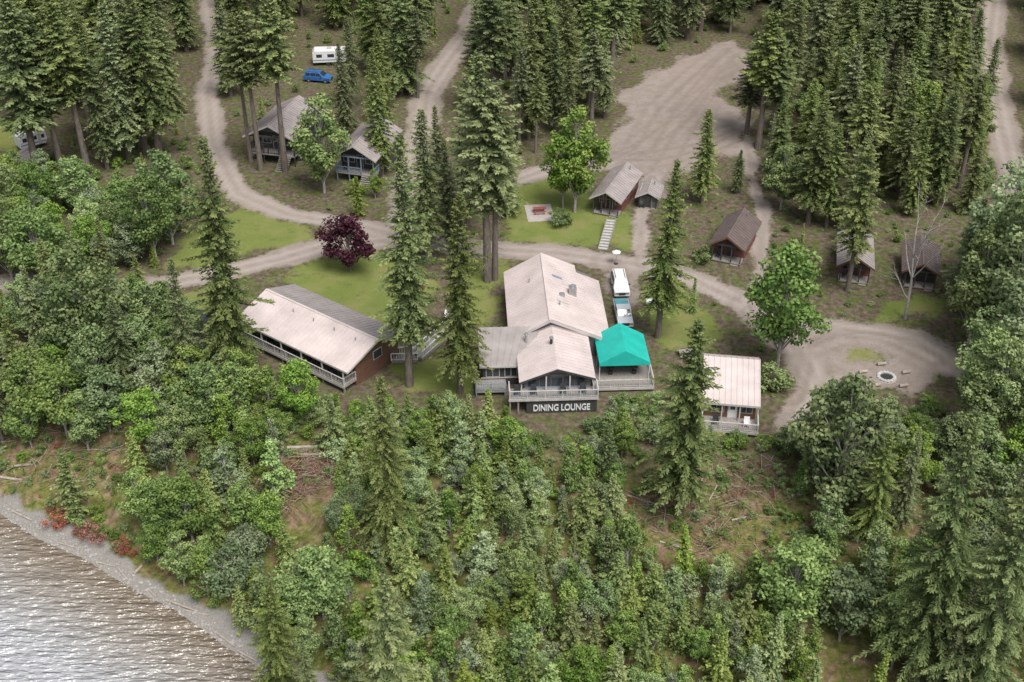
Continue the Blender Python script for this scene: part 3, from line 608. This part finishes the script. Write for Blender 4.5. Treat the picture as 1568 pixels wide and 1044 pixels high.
def spruce(seed,H,R,cb,nb,mat,full=.75,tw=1.,low=7,step=.17):
    r=np.random.RandomState(seed); T=TM(); lean=r.uniform(-.02,.02,2)*H
    hs=np.linspace(0,1,9); T.tube([(lean[0]*h*h,lean[1]*h*h,H*h-.3*(h==0)) for h in hs],[(.013*H+.05)*(1-h)**.9+.015 for h in hs],7)
    side_=r.uniform(0,6.28); lumps=r.uniform(.7,1.25,14)
    for i in range(nb):
        t=cb+(1-cb)*.985*((i+r.rand())/nb)**1.08; x=(1-t)/(1-cb)
        az=i*2.4+r.uniform(-.5,.5)
        L=R*x**full*r.uniform(.45,1.15)*min(1,.45+(t-cb)*low)*lumps[int(t*13.99)]*(1+.14*math.cos(az-side_)); L=max(L,.12*R*.9)
        if r.rand()<.10: L*=1.3
        e=math.radians(-24+66*(t**2.2)+r.uniform(-10,10)); dr=r.uniform(.10,.30)*(x**.5)
        n=max(4,int(L/step)); sv=np.linspace(.12,1,n)
        hd=np.array([math.cos(az),math.sin(az),0]); P=hd*(sv*L)[:,None]*math.cos(e); P[:,2]=t*H+sv*L*math.sin(e)-dr*L*sv**2+.12*L*np.maximum(0,sv-.75)**1*1.5
        P[:,0]+=lean[0]*t*t;P[:,1]+=lean[1]*t*t
        bt=r.uniform(-.18,.18)
        sd=np.array([-math.sin(az),math.cos(az),0])
        for sg in(-1,1,0):
            ang=r.uniform(.6,1.05,n)*sg; D=hd*np.cos(ang)[:,None]+sd*np.sin(ang)[:,None]+np.array([0,0,1])*(r.uniform(-.55,-.05,n) if sg else r.uniform(-.9,.2,n))[:,None]
            D=nrm(D+r.normal(0,.12,(n,3))); Wv=nrm(np.cross(D,np.array([0,0,1.])+r.normal(0,.45,(n,3))))
            tl=tw*(.20+.42*(1-sv*.75))*min(1,.35+L*.45)*r.uniform(.7,1.25,n)
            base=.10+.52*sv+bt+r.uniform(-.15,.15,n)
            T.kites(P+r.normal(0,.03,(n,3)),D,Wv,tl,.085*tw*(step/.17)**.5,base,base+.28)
    for i in range(int(26*cb/.3)):
        t=r.uniform(.05,cb+.03); az=r.uniform(0,6.28); L=r.uniform(.4,1.3); p=np.array([0,0,t*H]); d=np.array([math.cos(az),math.sin(az),-.25])
        T.tube([p,p+d*L],[.025,.008],3)
    return T.mesh('spruce_mesh',[M['bark'],mat])
def decid(seed,H,R,cb,nc,per,leaf,mat,bark,trunk=True,cone=False):
    r=np.random.RandomState(seed); T=TM(); C=[];RR=[]
    zc=H*(cb+1)/2; hz_=H*(1-cb)/2
    lob=[(r.uniform(0,6.28),r.uniform(.65,1.15)) for _ in range(5)]
    while len(C)<nc:
        p=r.uniform(-1,1,3); l=np.linalg.norm(p[:2]) if cone else np.linalg.norm(p)
        if l>1 or (l<.35 and not cone) : continue
        zf=(p[2]+1)/2; wz=math.sin(math.pi*min(1,max(.04,zf*.86+.07)))**.6
        if cone: wz=(1-zf)**.7*min(1,.5+zf*2.5)+.06
        az=math.atan2(p[1],p[0])+zf*2; k=1+.22*math.cos(2*az+lob[0][0])+.14*math.cos(3*az+lob[1][0])
        rr=R*r.uniform(.17,.34)*(1-.35*zf)
        q=np.array([p[0]*R*wz*.85*k,p[1]*R*wz*.85*k,zc+p[2]*(hz_-rr*.7)]); C.append(q); RR.append(rr)
    if trunk:
        k=r.uniform(-.04,.04,2)*H; hs=np.linspace(0,1,7)
        T.tube([(k[0]*h*h,k[1]*h*h,H*.86*h-.2*(h==0)) for h in hs],[(.011*H+.03)*(1-h*.93) for h in hs],6)
        for q in C[::2]:
            z0=max(H*cb*.7,q[2]-R*.8-.1*H); h=z0/(H*.86); p0=np.array([k[0]*h*h,k[1]*h*h,z0]); T.tube([p0,(p0+q)/2,q],[.035+.002*H,.03,.012],4)
    else:
        for q in C[::2]: T.tube([(q[0]*.1,q[1]*.1,-.1),(q[0]*.5,q[1]*.5,q[2]*.6),q],[.04,.03,.01],4)
    for q,rr in zip(C,RR):
        n=int(per*(rr/(R*.28))**2)+8; d=nrm(r.normal(0,1,(n,3))); rad=rr*r.uniform(.4,1.3,n)**.6
        P=q+d*rad[:,None]*np.array([1,1,.8]); nn_=nrm(d+np.array([0,0,.5])+r.normal(0,.55,(n,3)))
        a=nrm(np.cross(nn_,r.normal(0,1,(n,3)))); b_=np.cross(nn_,a); ct=r.uniform(-.22,.2)
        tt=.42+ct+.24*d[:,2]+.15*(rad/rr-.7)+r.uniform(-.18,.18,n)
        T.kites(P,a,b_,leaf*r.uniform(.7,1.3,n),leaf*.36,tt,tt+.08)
    return T.mesh('broadleaf_mesh',[bark,mat])
def deadtree(seed,H):
    r=np.random.RandomState(seed); T=TM()
    def br(p,d,L,rad,lv):
        pts=[p]; 
        for i in range(4): d=nrm(d+r.normal(0,.10,3)+np.array([0,0,.07])); p=p+d*L/4; pts.append(p)
        T.tube(pts,[rad*(1-.18*i) for i in range(5)],5 if lv<2 else 3)
        if lv<4:
            for k in range(7 if lv==0 else 4):
                j=r.randint(1,5); br(pts[j],nrm(d+r.normal(0,.5,3)),L*r.uniform(.32,.5),rad*.42,lv+1)
    br(np.zeros(3),np.array([0,0,1.]),H*.75,.13,0); return T.mesh('dead_tree_mesh',[M['gbark']])
VR={'S':[(spruce(i+1,20,R,cb,nb,M['spruce'],f),20) for i,(R,cb,nb,f) in enumerate(((3.1,.10,320,.72),(2.7,.14,280,.62),(3.3,.18,300,.8),(2.8,.08,310,.68),(3.1,.22,230,.6)))],
 'M':[(spruce(i+12,20,R,cb,nb,M['spruce'],f,.9,9,.14),20) for i,(R,cb,nb,f) in enumerate(((2.6,.17,300,.60),(2.5,.20,300,.66),(2.8,.22,310,.7)))],
 'L':[(spruce(i+16,20,R,cb,nb,M['spruce'],f,.72,9,.10),20) for i,(R,cb,nb,f) in enumerate(((3.1,.10,380,.75),(2.9,.12,360,.68)))],
 'T':[(spruce(i+20,20,R,cb,nb,M['spruce'],f,1.15),20) for i,(R,cb,nb,f) in enumerate(((2.7,.40,180,.5),(2.9,.32,200,.55),(2.5,.46,150,.45)))],
 'H':[(spruce(30,20,2.6,.56,140,M['spruce'],.5,1.15),20)],
 'Y':[(spruce(i+40,7,R,.04,130,M['fir'],.85,.9,20),7) for i,R in enumerate((1.6,1.35,1.8))],
 'D':[(decid(i+60,11,R,cb,nc,115,.30,M['leaf'],M['gbark']),11) for i,(R,cb,nc) in enumerate(((3.0,.16,74),(2.6,.12,70),(3.4,.2,84),(3.0,.1,70)))],
 'W':[(decid(i+70,9,R,cb,nc,115,.28,M['blue'],M['gbark']),9) for i,(R,cb,nc) in enumerate(((2.8,.12,62),(2.4,.1,58)))],
 'B':[(decid(i+80,15,R,cb,nc,105,.30,M['birch'],M['gbark']),15) for i,(R,cb,nc) in enumerate(((2.8,.16,84),(3.2,.2,88)))],
 'Q':[(decid(i+140,7,R,.06,50,75,.22,mt,M['gbark'],True,True),7) for i,(R,mt) in enumerate(((1.6,M['leaf']),(1.4,M['birch']),(1.8,M['leaf']),(1.5,M['blue'])))],
 'P':[(decid(95,7,2.5,.12,60,110,.26,M['purple'],M['bark']),7)],
 'U':[(decid(i+100,3,1.5,.02,26,70,.20,M['leaf'],M['bark'],False),3) for i in range(3)],
 'V':[(decid(i+110,3,1.6,.02,24,60,.20,M['birch'],M['bark'],False),3) for i in range(2)],
 'R':[(decid(120,2,1.4,.02,18,40,.17,M['redbush'],M['bark'],False),2)],
 'X':[(deadtree(130,9),9),(deadtree(131,9),9)]}
NM={'S':'spruce_tree','M':'spruce_tree','L':'spruce_tree','T':'tall_pine_tree','H':'tall_pine_tree','Y':'young_fir_tree','D':'alder_tree','W':'willow_tree','B':'aspen_tree','Q':'young_aspen_tree','P':'purple_leaf_plum_tree','U':'shrub','V':'pale_shrub','R':'red_shrub','X':'dead_tree'}
def put(k,x,y,z,h,wide=1.,parent=None):
    me,H=random.choice(VR[k]); o=bpy.data.objects.new(NM[k],me); sc=h/H; w=sc*wide*random.uniform(.88,1.15)
    o.scale=(w,w*random.uniform(.92,1.08),sc); o.rotation_euler=(random.uniform(-.02,.02),random.uniform(-.02,.02),random.uniform(0,6.28)); o.location=(x,y,z-.05)
    col.objects.link(o)
    if parent: o.parent=parent
    return o
placed=[]
def tree(k,bx,by,ty,wide=1.):
    x,y,z=G(bx,by); h=Zat(y,ty)-z; put(k,x,y,z,h,wide); placed.append((x,y,2.2))
for a in [('M',365,590,200,1.15),('M',627,592,200,1.15),('M',705,602,290,1.05),('M',1007,517,240,1.25),('M',1040,787,478,1.15),('L',597,852,578,1.1),
 ('T',747,432,80,1.2),('T',758,430,130,1.1),('S',655,400,165,1.15),('S',690,385,215,1.1),('S',672,335,160,1.1),('S',715,350,110,1.1),('S',778,330,190,1.1),
 ('S',585,268,75,1.1),('T',735,300,85,1.1),('S',1075,312,165,1.4),('S',1128,297,228,1.4),('T',1297,447,222,1.2),('S',1265,350,190,1.2),('T',1160,228,18,1.6),('T',1180,232,60,1.4),('T',1143,205,50,1.4),
 ('H',400,262,15,1.2),('H',437,264,-10,1.2),('H',385,250,20,1.1),('T',640,150,10,1.1),('S',810,215,20,1.2),('S',850,200,40,1.2),('T',905,205,45,1.4),('S',925,180,60,1.3),('T',795,225,70,1.1),('T',820,235,110,1.1),('S',870,215,90,1.1),
 ('D',497,296,133,1.0),('D',880,325,153,1.05),('D',862,318,190,1.0),('P',537,418,322,1.05),('D',1190,562,362,1.15),('D',265,375,225,1.1),('D',240,400,260,1.1),('B',140,385,295,1.4),('W',205,410,330,1.2),
 ('X',1385,490,310,1.),('X',1400,1060,930,1.),('X',1470,1075,950,1.),('X',545,960,895,.8),('X',430,745,690,.8),('X',1215,905,835,.8),('X',880,890,840,.7),('L',1405,1045,625,1.2),('L',1520,1010,660,1.2),('L',1478,1100,760,1.2),('D',1270,800,570,1.1),('W',1255,720,575,1.1),('W',1290,745,590,1.1),('D',1385,760,650,1.),
 ('T',60,280,-10,1.3),('T',135,262,0,1.3),('T',95,262,10,1.3),('S',200,250,5,1.3),('S',245,240,-10,1.3),('S',165,260,60,1.2),('D',20,430,290,1.2),('D',70,440,310,1.1),
 ('Y',115,790,690,1.2),('Y',548,330,268,1.2),('Y',215,440,390,1.),('L',435,1100,890,1.1),('L',600,1160,880,1.2),('L',480,1130,975,1.1),('Y',1060,480,425,1.0),('S',300,620,390,1.),
 ('S',1470,470,300,1.2),('B',1505,480,230,1.1),('B',1530,560,260,1.2),('B',1480,540,330,1.1),('B',1560,640,380,1.2),('B',1510,690,500,1.),('W',1480,700,570,1.),
 ('U',855,345,318,1.3),('U',870,345,325,1.2),('U',1185,600,560,1.4),('U',1165,590,568,1.2),('U',545,300,275,1.3),('U',1075,405,375,1.2),('D',150,560,365,1.),('D',575,305,255,.9),
 ('R',145,828,803,1.3),('R',95,805,780,1.2),('R',125,822,803,1.2),('R',190,845,825,1.1),('R',450,730,705,1.2)]: tree(*a)
def scatter(name,poly,kinds,hr,sp_,n,wide=1.,lawnok=False,clear=[],rclear=1.6):
    par=empty(name); 
    W=np.array([G(*p)[:2] if p[1]>600 else unp(*p) for p in poly]); lo=W.min(0);hi=W.max(0)
    pts=rs.uniform(lo,hi,(n*8,2)); pts=pts[inside(pts[:,0],pts[:,1],W)][:n*4]
    if len(pts)==0: return
    r_,l_,b_,_,_=masks(pts[:,0],pts[:,1]); dr=np.full(len(pts),9.)
    for p,h in RW: dr=np.minimum(dr,pdist(pts[:,0],pts[:,1],p)-h)
    for a in AW: dr=np.minimum(dr,sdf(pts[:,0],pts[:,1],a))
    sh=pts[:,1]-np.interp(pts[:,0],sx,sy); Z=hz(pts[:,0],pts[:,1])
    ok=(dr>rclear)&((l_<.4)|lawnok)&(sh>3.0)
    CW=[(G(a,b2)[:2],rr) for a,b2,rr in clear]
    cell={}; cnt=0
    ks=[k for k,w in kinds for _ in range(w)]
    for i in range(len(pts)):
        if not ok[i] or cnt>=n: continue
        x,y=pts[i]
        if any((x-a)**2+(y-b2)**2<rr*rr for a,b2,rr in EXC): continue
        if any((x-a[0])**2+(y-a[1])**2<rr*rr for a,rr in CW): continue
        ci,cj=int(x//sp_),int(y//sp_); bad=False
        for u in(-1,0,1):
            for v in(-1,0,1):
                for (a,b2) in cell.get((ci+u,cj+v),()):
                    if (a-x)**2+(b2-y)**2<sp_*sp_: bad=True
        if bad: continue
        if sp_>3 and any((x-a)**2+(y-b2)**2<rr*rr for a,b2,rr in placed): continue
        cell.setdefault((ci,cj),[]).append((x,y)); k=random.choice(ks)
        lo_,h_=hr[k] if isinstance(hr,dict) else hr
        put(k,x,y,float(Z[i]),random.uniform(lo_,h_),wide,par); cnt+=1
    print(name,cnt)
Hc={'S':(13,24),'T':(17,25),'Y':(3,7),'D':(8,13),'W':(7,11),'B':(12,17),'U':(1.2,2.8),'V':(1.,2.2),'R':(1,1.8),'X':(6,9),'Q':(4,8)}
scatter('forest',[(-220,-150),(285,-150),(292,150),(235,235),(-200,240)],[('S',5),('T',4),('D',1)],Hc,5.2,300,1.4,clear=[(25,215,9)])
scatter('forest',[(345,-150),(640,-150),(700,-90),(665,60),(620,130),(600,190),(560,170),(560,60),(430,50),(420,130),(345,160)],[('S',6),('T',3)],Hc,5.4,200,1.4,clear=[(490,130,8),(500,160,6)])
scatter('forest',[(480,170),(560,150),(610,240),(600,300)],[('S',2),('D',1)],{'S':(11,17),'D':(6,9)},6,5)
scatter('forest',[(800,-150),(955,-150),(975,60),(940,150),(890,190),(780,205),(725,170),(735,60)],[('S',6),('T',3)],Hc,5.0,120,1.4)
scatter('forest',[(960,-150),(1500,-150),(1490,60),(1400,150),(1240,130),(1150,45),(1085,60),(1000,85),(960,70)],[('S',7),('T',2),('D',1)],Hc,5.0,320,1.4)
scatter('forest',[(1175,150),(1500,110),(1500,335),(1345,350),(1250,365),(1180,310)],[('S',7),('T',2),('D',1)],{'S':(11,19),'T':(14,19),'D':(8,12)},4.3,170,1.35)
scatter('forest',[(1580,-150),(1900,-150),(1900,400),(1600,330)],[('S',5),('D',3),('B',2)],Hc,5.5,120,1.4)
scatter('forest',[(1495,120),(1515,120),(1520,330),(1495,330)],[('D',3),('S',1)],{'D':(6,9),'S':(8,12)},4,16)
scatter('aspen_grove',[(1470,430),(1800,380),(1800,760),(1500,720),(1470,610)],[('B',7),('W',1),('D',1)],{'B':(11,16),'W':(7,10),'D':(8,12)},4.,110,1.1)
scatter('broadleaf_belt',[(-200,300),(130,300),(215,330),(225,410),(180,425),(-200,410)],[('D',5),('W',4),('S',1),('Q',2),('B',1)],{'D':(6,10),'W':(6,9),'S':(12,16),'Q':(5,8),'B':(7,10)},3.4,80,1.2)
scatter('lakeside_trees',[(-200,500),(120,500),(230,490),(340,550),(372,620),(480,650),(250,680),(60,690),(-200,700)],[('D',5),('W',3),('S',1),('Y',2),('Q',4)],{'D':(6,11),'W':(6,10),'S':(12,15),'Y':(4,8),'Q':(5,9)},2.7,350,1.2,rclear=2.5)
scatter('lakeside_trees',[(225,680),(360,650),(440,690),(440,860),(560,1050),(560,1250),(430,1250),(400,1000),(280,900),(200,840)],[('D',4),('W',2),('Y',3),('Q',4)],{'D':(5,9),'W':(4,8),'Y':(4,8),'Q':(4,8)},2.3,290,1.2)
scatter('bank_thicket',[(510,660),(800,655),(960,665),(960,740),(940,810),(1000,890),(1200,925),(1250,1280),(560,1280),(500,950),(500,790)],[('D',2),('W',1),('Y',8),('V',2),('B',1),('Q',6),('U',2)],{'D':(3.5,6.5),'W':(3,5),'Y':(2.5,7.5),'V':(1.5,3),'B':(3.5,6.5),'Q':(3,7),'U':(1.5,3)},1.5,1300,1.2,clear=[(860,715,3),(470,730,3.5),(860,665,5),(800,670,3.5)],rclear=1)
scatter('lakeside_trees',[(1200,910),(1290,800),(1480,700),(1800,760),(1800,1300),(1230,1300)],[('D',4),('W',3),('L',2),('Y',2),('Q',2)],{'D':(7,12),'W':(6,10),'L':(12,18),'Y':(4,8),'Q':(5,9)},3.2,210,1.15)
scatter('lakeside_trees',[(1205,700),(1300,680),(1480,690),(1480,710),(1300,770),(1230,780)],[('D',4),('W',5),('Q',3)],{'D':(4,6),'W':(4,6),'Q':(3,6)},2.5,50,1.2)
scatter('undergrowth',[(1220,640),(1290,620),(1450,625),(1480,690),(1230,700)],[('U',4),('V',2),('Q',2)],{'U':(1,2.5),'V':(1,2),'Q':(2,4)},1.8,60,1.3)
scatter('undergrowth',[(-200,640),(250,655),(500,625),(760,640),(960,640),(1200,650),(1480,620),(1480,800),(1200,900),(950,870),(700,760),(400,760),(200,830),(-200,760)],[('U',5),('V',3),('R',1),('Y',1)],{'U':(.5,1.6),'V':(.5,1.3),'R':(.3,.7),'Y':(.8,2)},1.15,850,1.2,clear=[(850,640,3)])
scatter('undergrowth',[(300,500),(370,550),(520,625),(760,640),(980,600),(1060,640),(1200,650),(1200,690),(500,700),(250,640)],[('U',4),('V',2),('Q',1)],{'U':(.9,2.2),'V':(.8,1.8),'Q':(2,3.5)},1.3,300,1.3,clear=[(850,640,4)])
scatter('undergrowth',[(-200,240),(300,200),(340,240),(240,420),(-200,420)],[('U',4),('V',2),('Y',1)],{'U':(1,2.5),'V':(1,2),'Y':(2,4)},2.2,200)
scatter('undergrowth',[(345,-60),(1500,-60),(1500,380),(1180,380),(1180,140),(1000,100),(930,230),(620,280),(345,180)],[('U',4),('V',1),('Y',2)],{'U':(.8,2.),'V':(.8,1.6),'Y':(2,5)},3.2,480)
scatter('undergrowth',[(330,240),(620,290),(1180,280),(1480,380),(1480,640),(1180,640),(1020,600),(990,430),(700,360),(620,420),(330,400)],[('U',3),('V',2)],{'U':(.3,1.),'V':(.3,.8)},2.4,190,1.2,rclear=.3)
scatter('shoreline_shrubs',[(20,800),(60,770),(200,830),(300,900),(400,980),(400,1010),(250,915),(130,840)],[('R',2),('U',4),('V',3)],{'R':(.6,1.3),'U':(.8,1.8),'V':(.8,1.5)},1.2,90)
# ------------------------------------------------------------------ brush piles, logs
def brush(px,py,n,rad,hh,L=(1,3)):
    x,y,z=G(px,py); q=MB()
    for i in range(n):
        a=random.uniform(0,6.28); r_=rad*math.sqrt(random.random()); X_=x+r_*math.cos(a);Y_=y+r_*math.sin(a); z0=float(hz(X_,Y_))+random.uniform(0,hh*(1-r_/rad)+.05)
        b_=random.uniform(0,6.28); l=random.uniform(*L); q.cyl((X_,Y_,z0),(X_+l*math.cos(b_),Y_+l*math.sin(b_),z0+random.uniform(-.2,.5)),random.uniform(.015,.05),.01,random.choice((M['stick'],M['stick'],M['log'])),4)
    q.obj('brush_pile')
brush(480,715,520,3.2,1.3); brush(445,760,200,2.2,.8); brush(1075,760,160,4,.3,(.6,2.4)); brush(1000,800,160,4,.4); brush(1160,740,140,4,.3); brush(120,720,160,4,.3); brush(420,750,100,2,.5); brush(200,700,120,3,.3); brush(1100,820,160,4,.3); brush(1120,790,120,5,.2); brush(40,700,120,4,.3)
def logs(name,l):
    for (a,b_,c_,d_,r_) in l:
        p=G(a,b_);q2=G(c_,d_); q=MB(); q.cyl((p[0],p[1],p[2]+r_*.7),(q2[0],q2[1],q2[2]+r_*.7),r_,r_*.75,M['log'],9); q.obj(name)
logs('fallen_log',[(440,690,510,684,.18),(455,700,500,700,.13),(0,735,90,745,.16),(20,718,110,708,.14),(1075,735,1062,790,.09),(1085,770,1100,742,.08),(960,760,1010,775,.1),(1120,800,1160,790,.1),(1010,830,1060,845,.1)])
logs('driftwood_log',[(205,880,218,868,.16),(255,922,300,936,.13),(180,870,200,895,.1),(330,970,360,992,.12),(90,832,120,842,.1),(20,785,50,800,.12),(60,812,75,806,.1),(150,862,176,868,.11),(228,905,240,918,.1),(365,1000,395,1015,.12),(285,938,320,946,.1)])
q=MB()
for i in range(300):
    k=random.random(); px=5+415*k; py=np.interp(px,[a for a,_ in SH],[b_ for _,b_ in SH])-random.uniform(-3,22); x,y,z=G(px,py); rock(q,x,y,z,random.uniform(.05,.22),M['stone'])
q.obj('shore_stones')
# ------------------------------------------------------------------ camera, light
cam=bpy.data.cameras.new('camera'); cam.sensor_width=36; cam.lens=36*F/1568; cam.clip_end=8000; cam.clip_start=1
co=bpy.data.objects.new('camera',cam); co.location=(0,0,CH); co.rotation_euler=(math.radians(57),0,0); col.objects.link(co); bpy.context.scene.camera=co
el=math.radians(60); az=math.radians(150)
sd=Vector((math.sin(az)*math.cos(el),math.cos(az)*math.cos(el),math.sin(el)))
sl=bpy.data.lights.new('sun','SUN'); sl.energy=3.7; sl.angle=math.radians(32); sl.color=(1,.972,.93)
so=bpy.data.objects.new('sun',sl); so.rotation_euler=(-sd).to_track_quat('-Z','Y').to_euler(); so.location=(0,0,120); col.objects.link(so)
w=bpy.data.worlds.new('World'); bpy.context.scene.world=w; w.use_nodes=True; nt=w.node_tree
sk=N(nt,'ShaderNodeTexSky',sky_type='NISHITA'); sk.sun_disc=False; sk.sun_elevation=el; sk.sun_rotation=az; sk.dust_density=3
hs=N(nt,'ShaderNodeHueSaturation'); hs.inputs['Saturation'].default_value=.35; nt.links.new(sk.outputs[0],hs.inputs['Color'])
nt.links.new(hs.outputs[0],nt.nodes['Background'].inputs[0]); nt.nodes['Background'].inputs[1].default_value=.15
sc=bpy.context.scene; sc.view_settings.view_transform='Standard'; sc.view_settings.look='None'; sc.view_settings.exposure=0
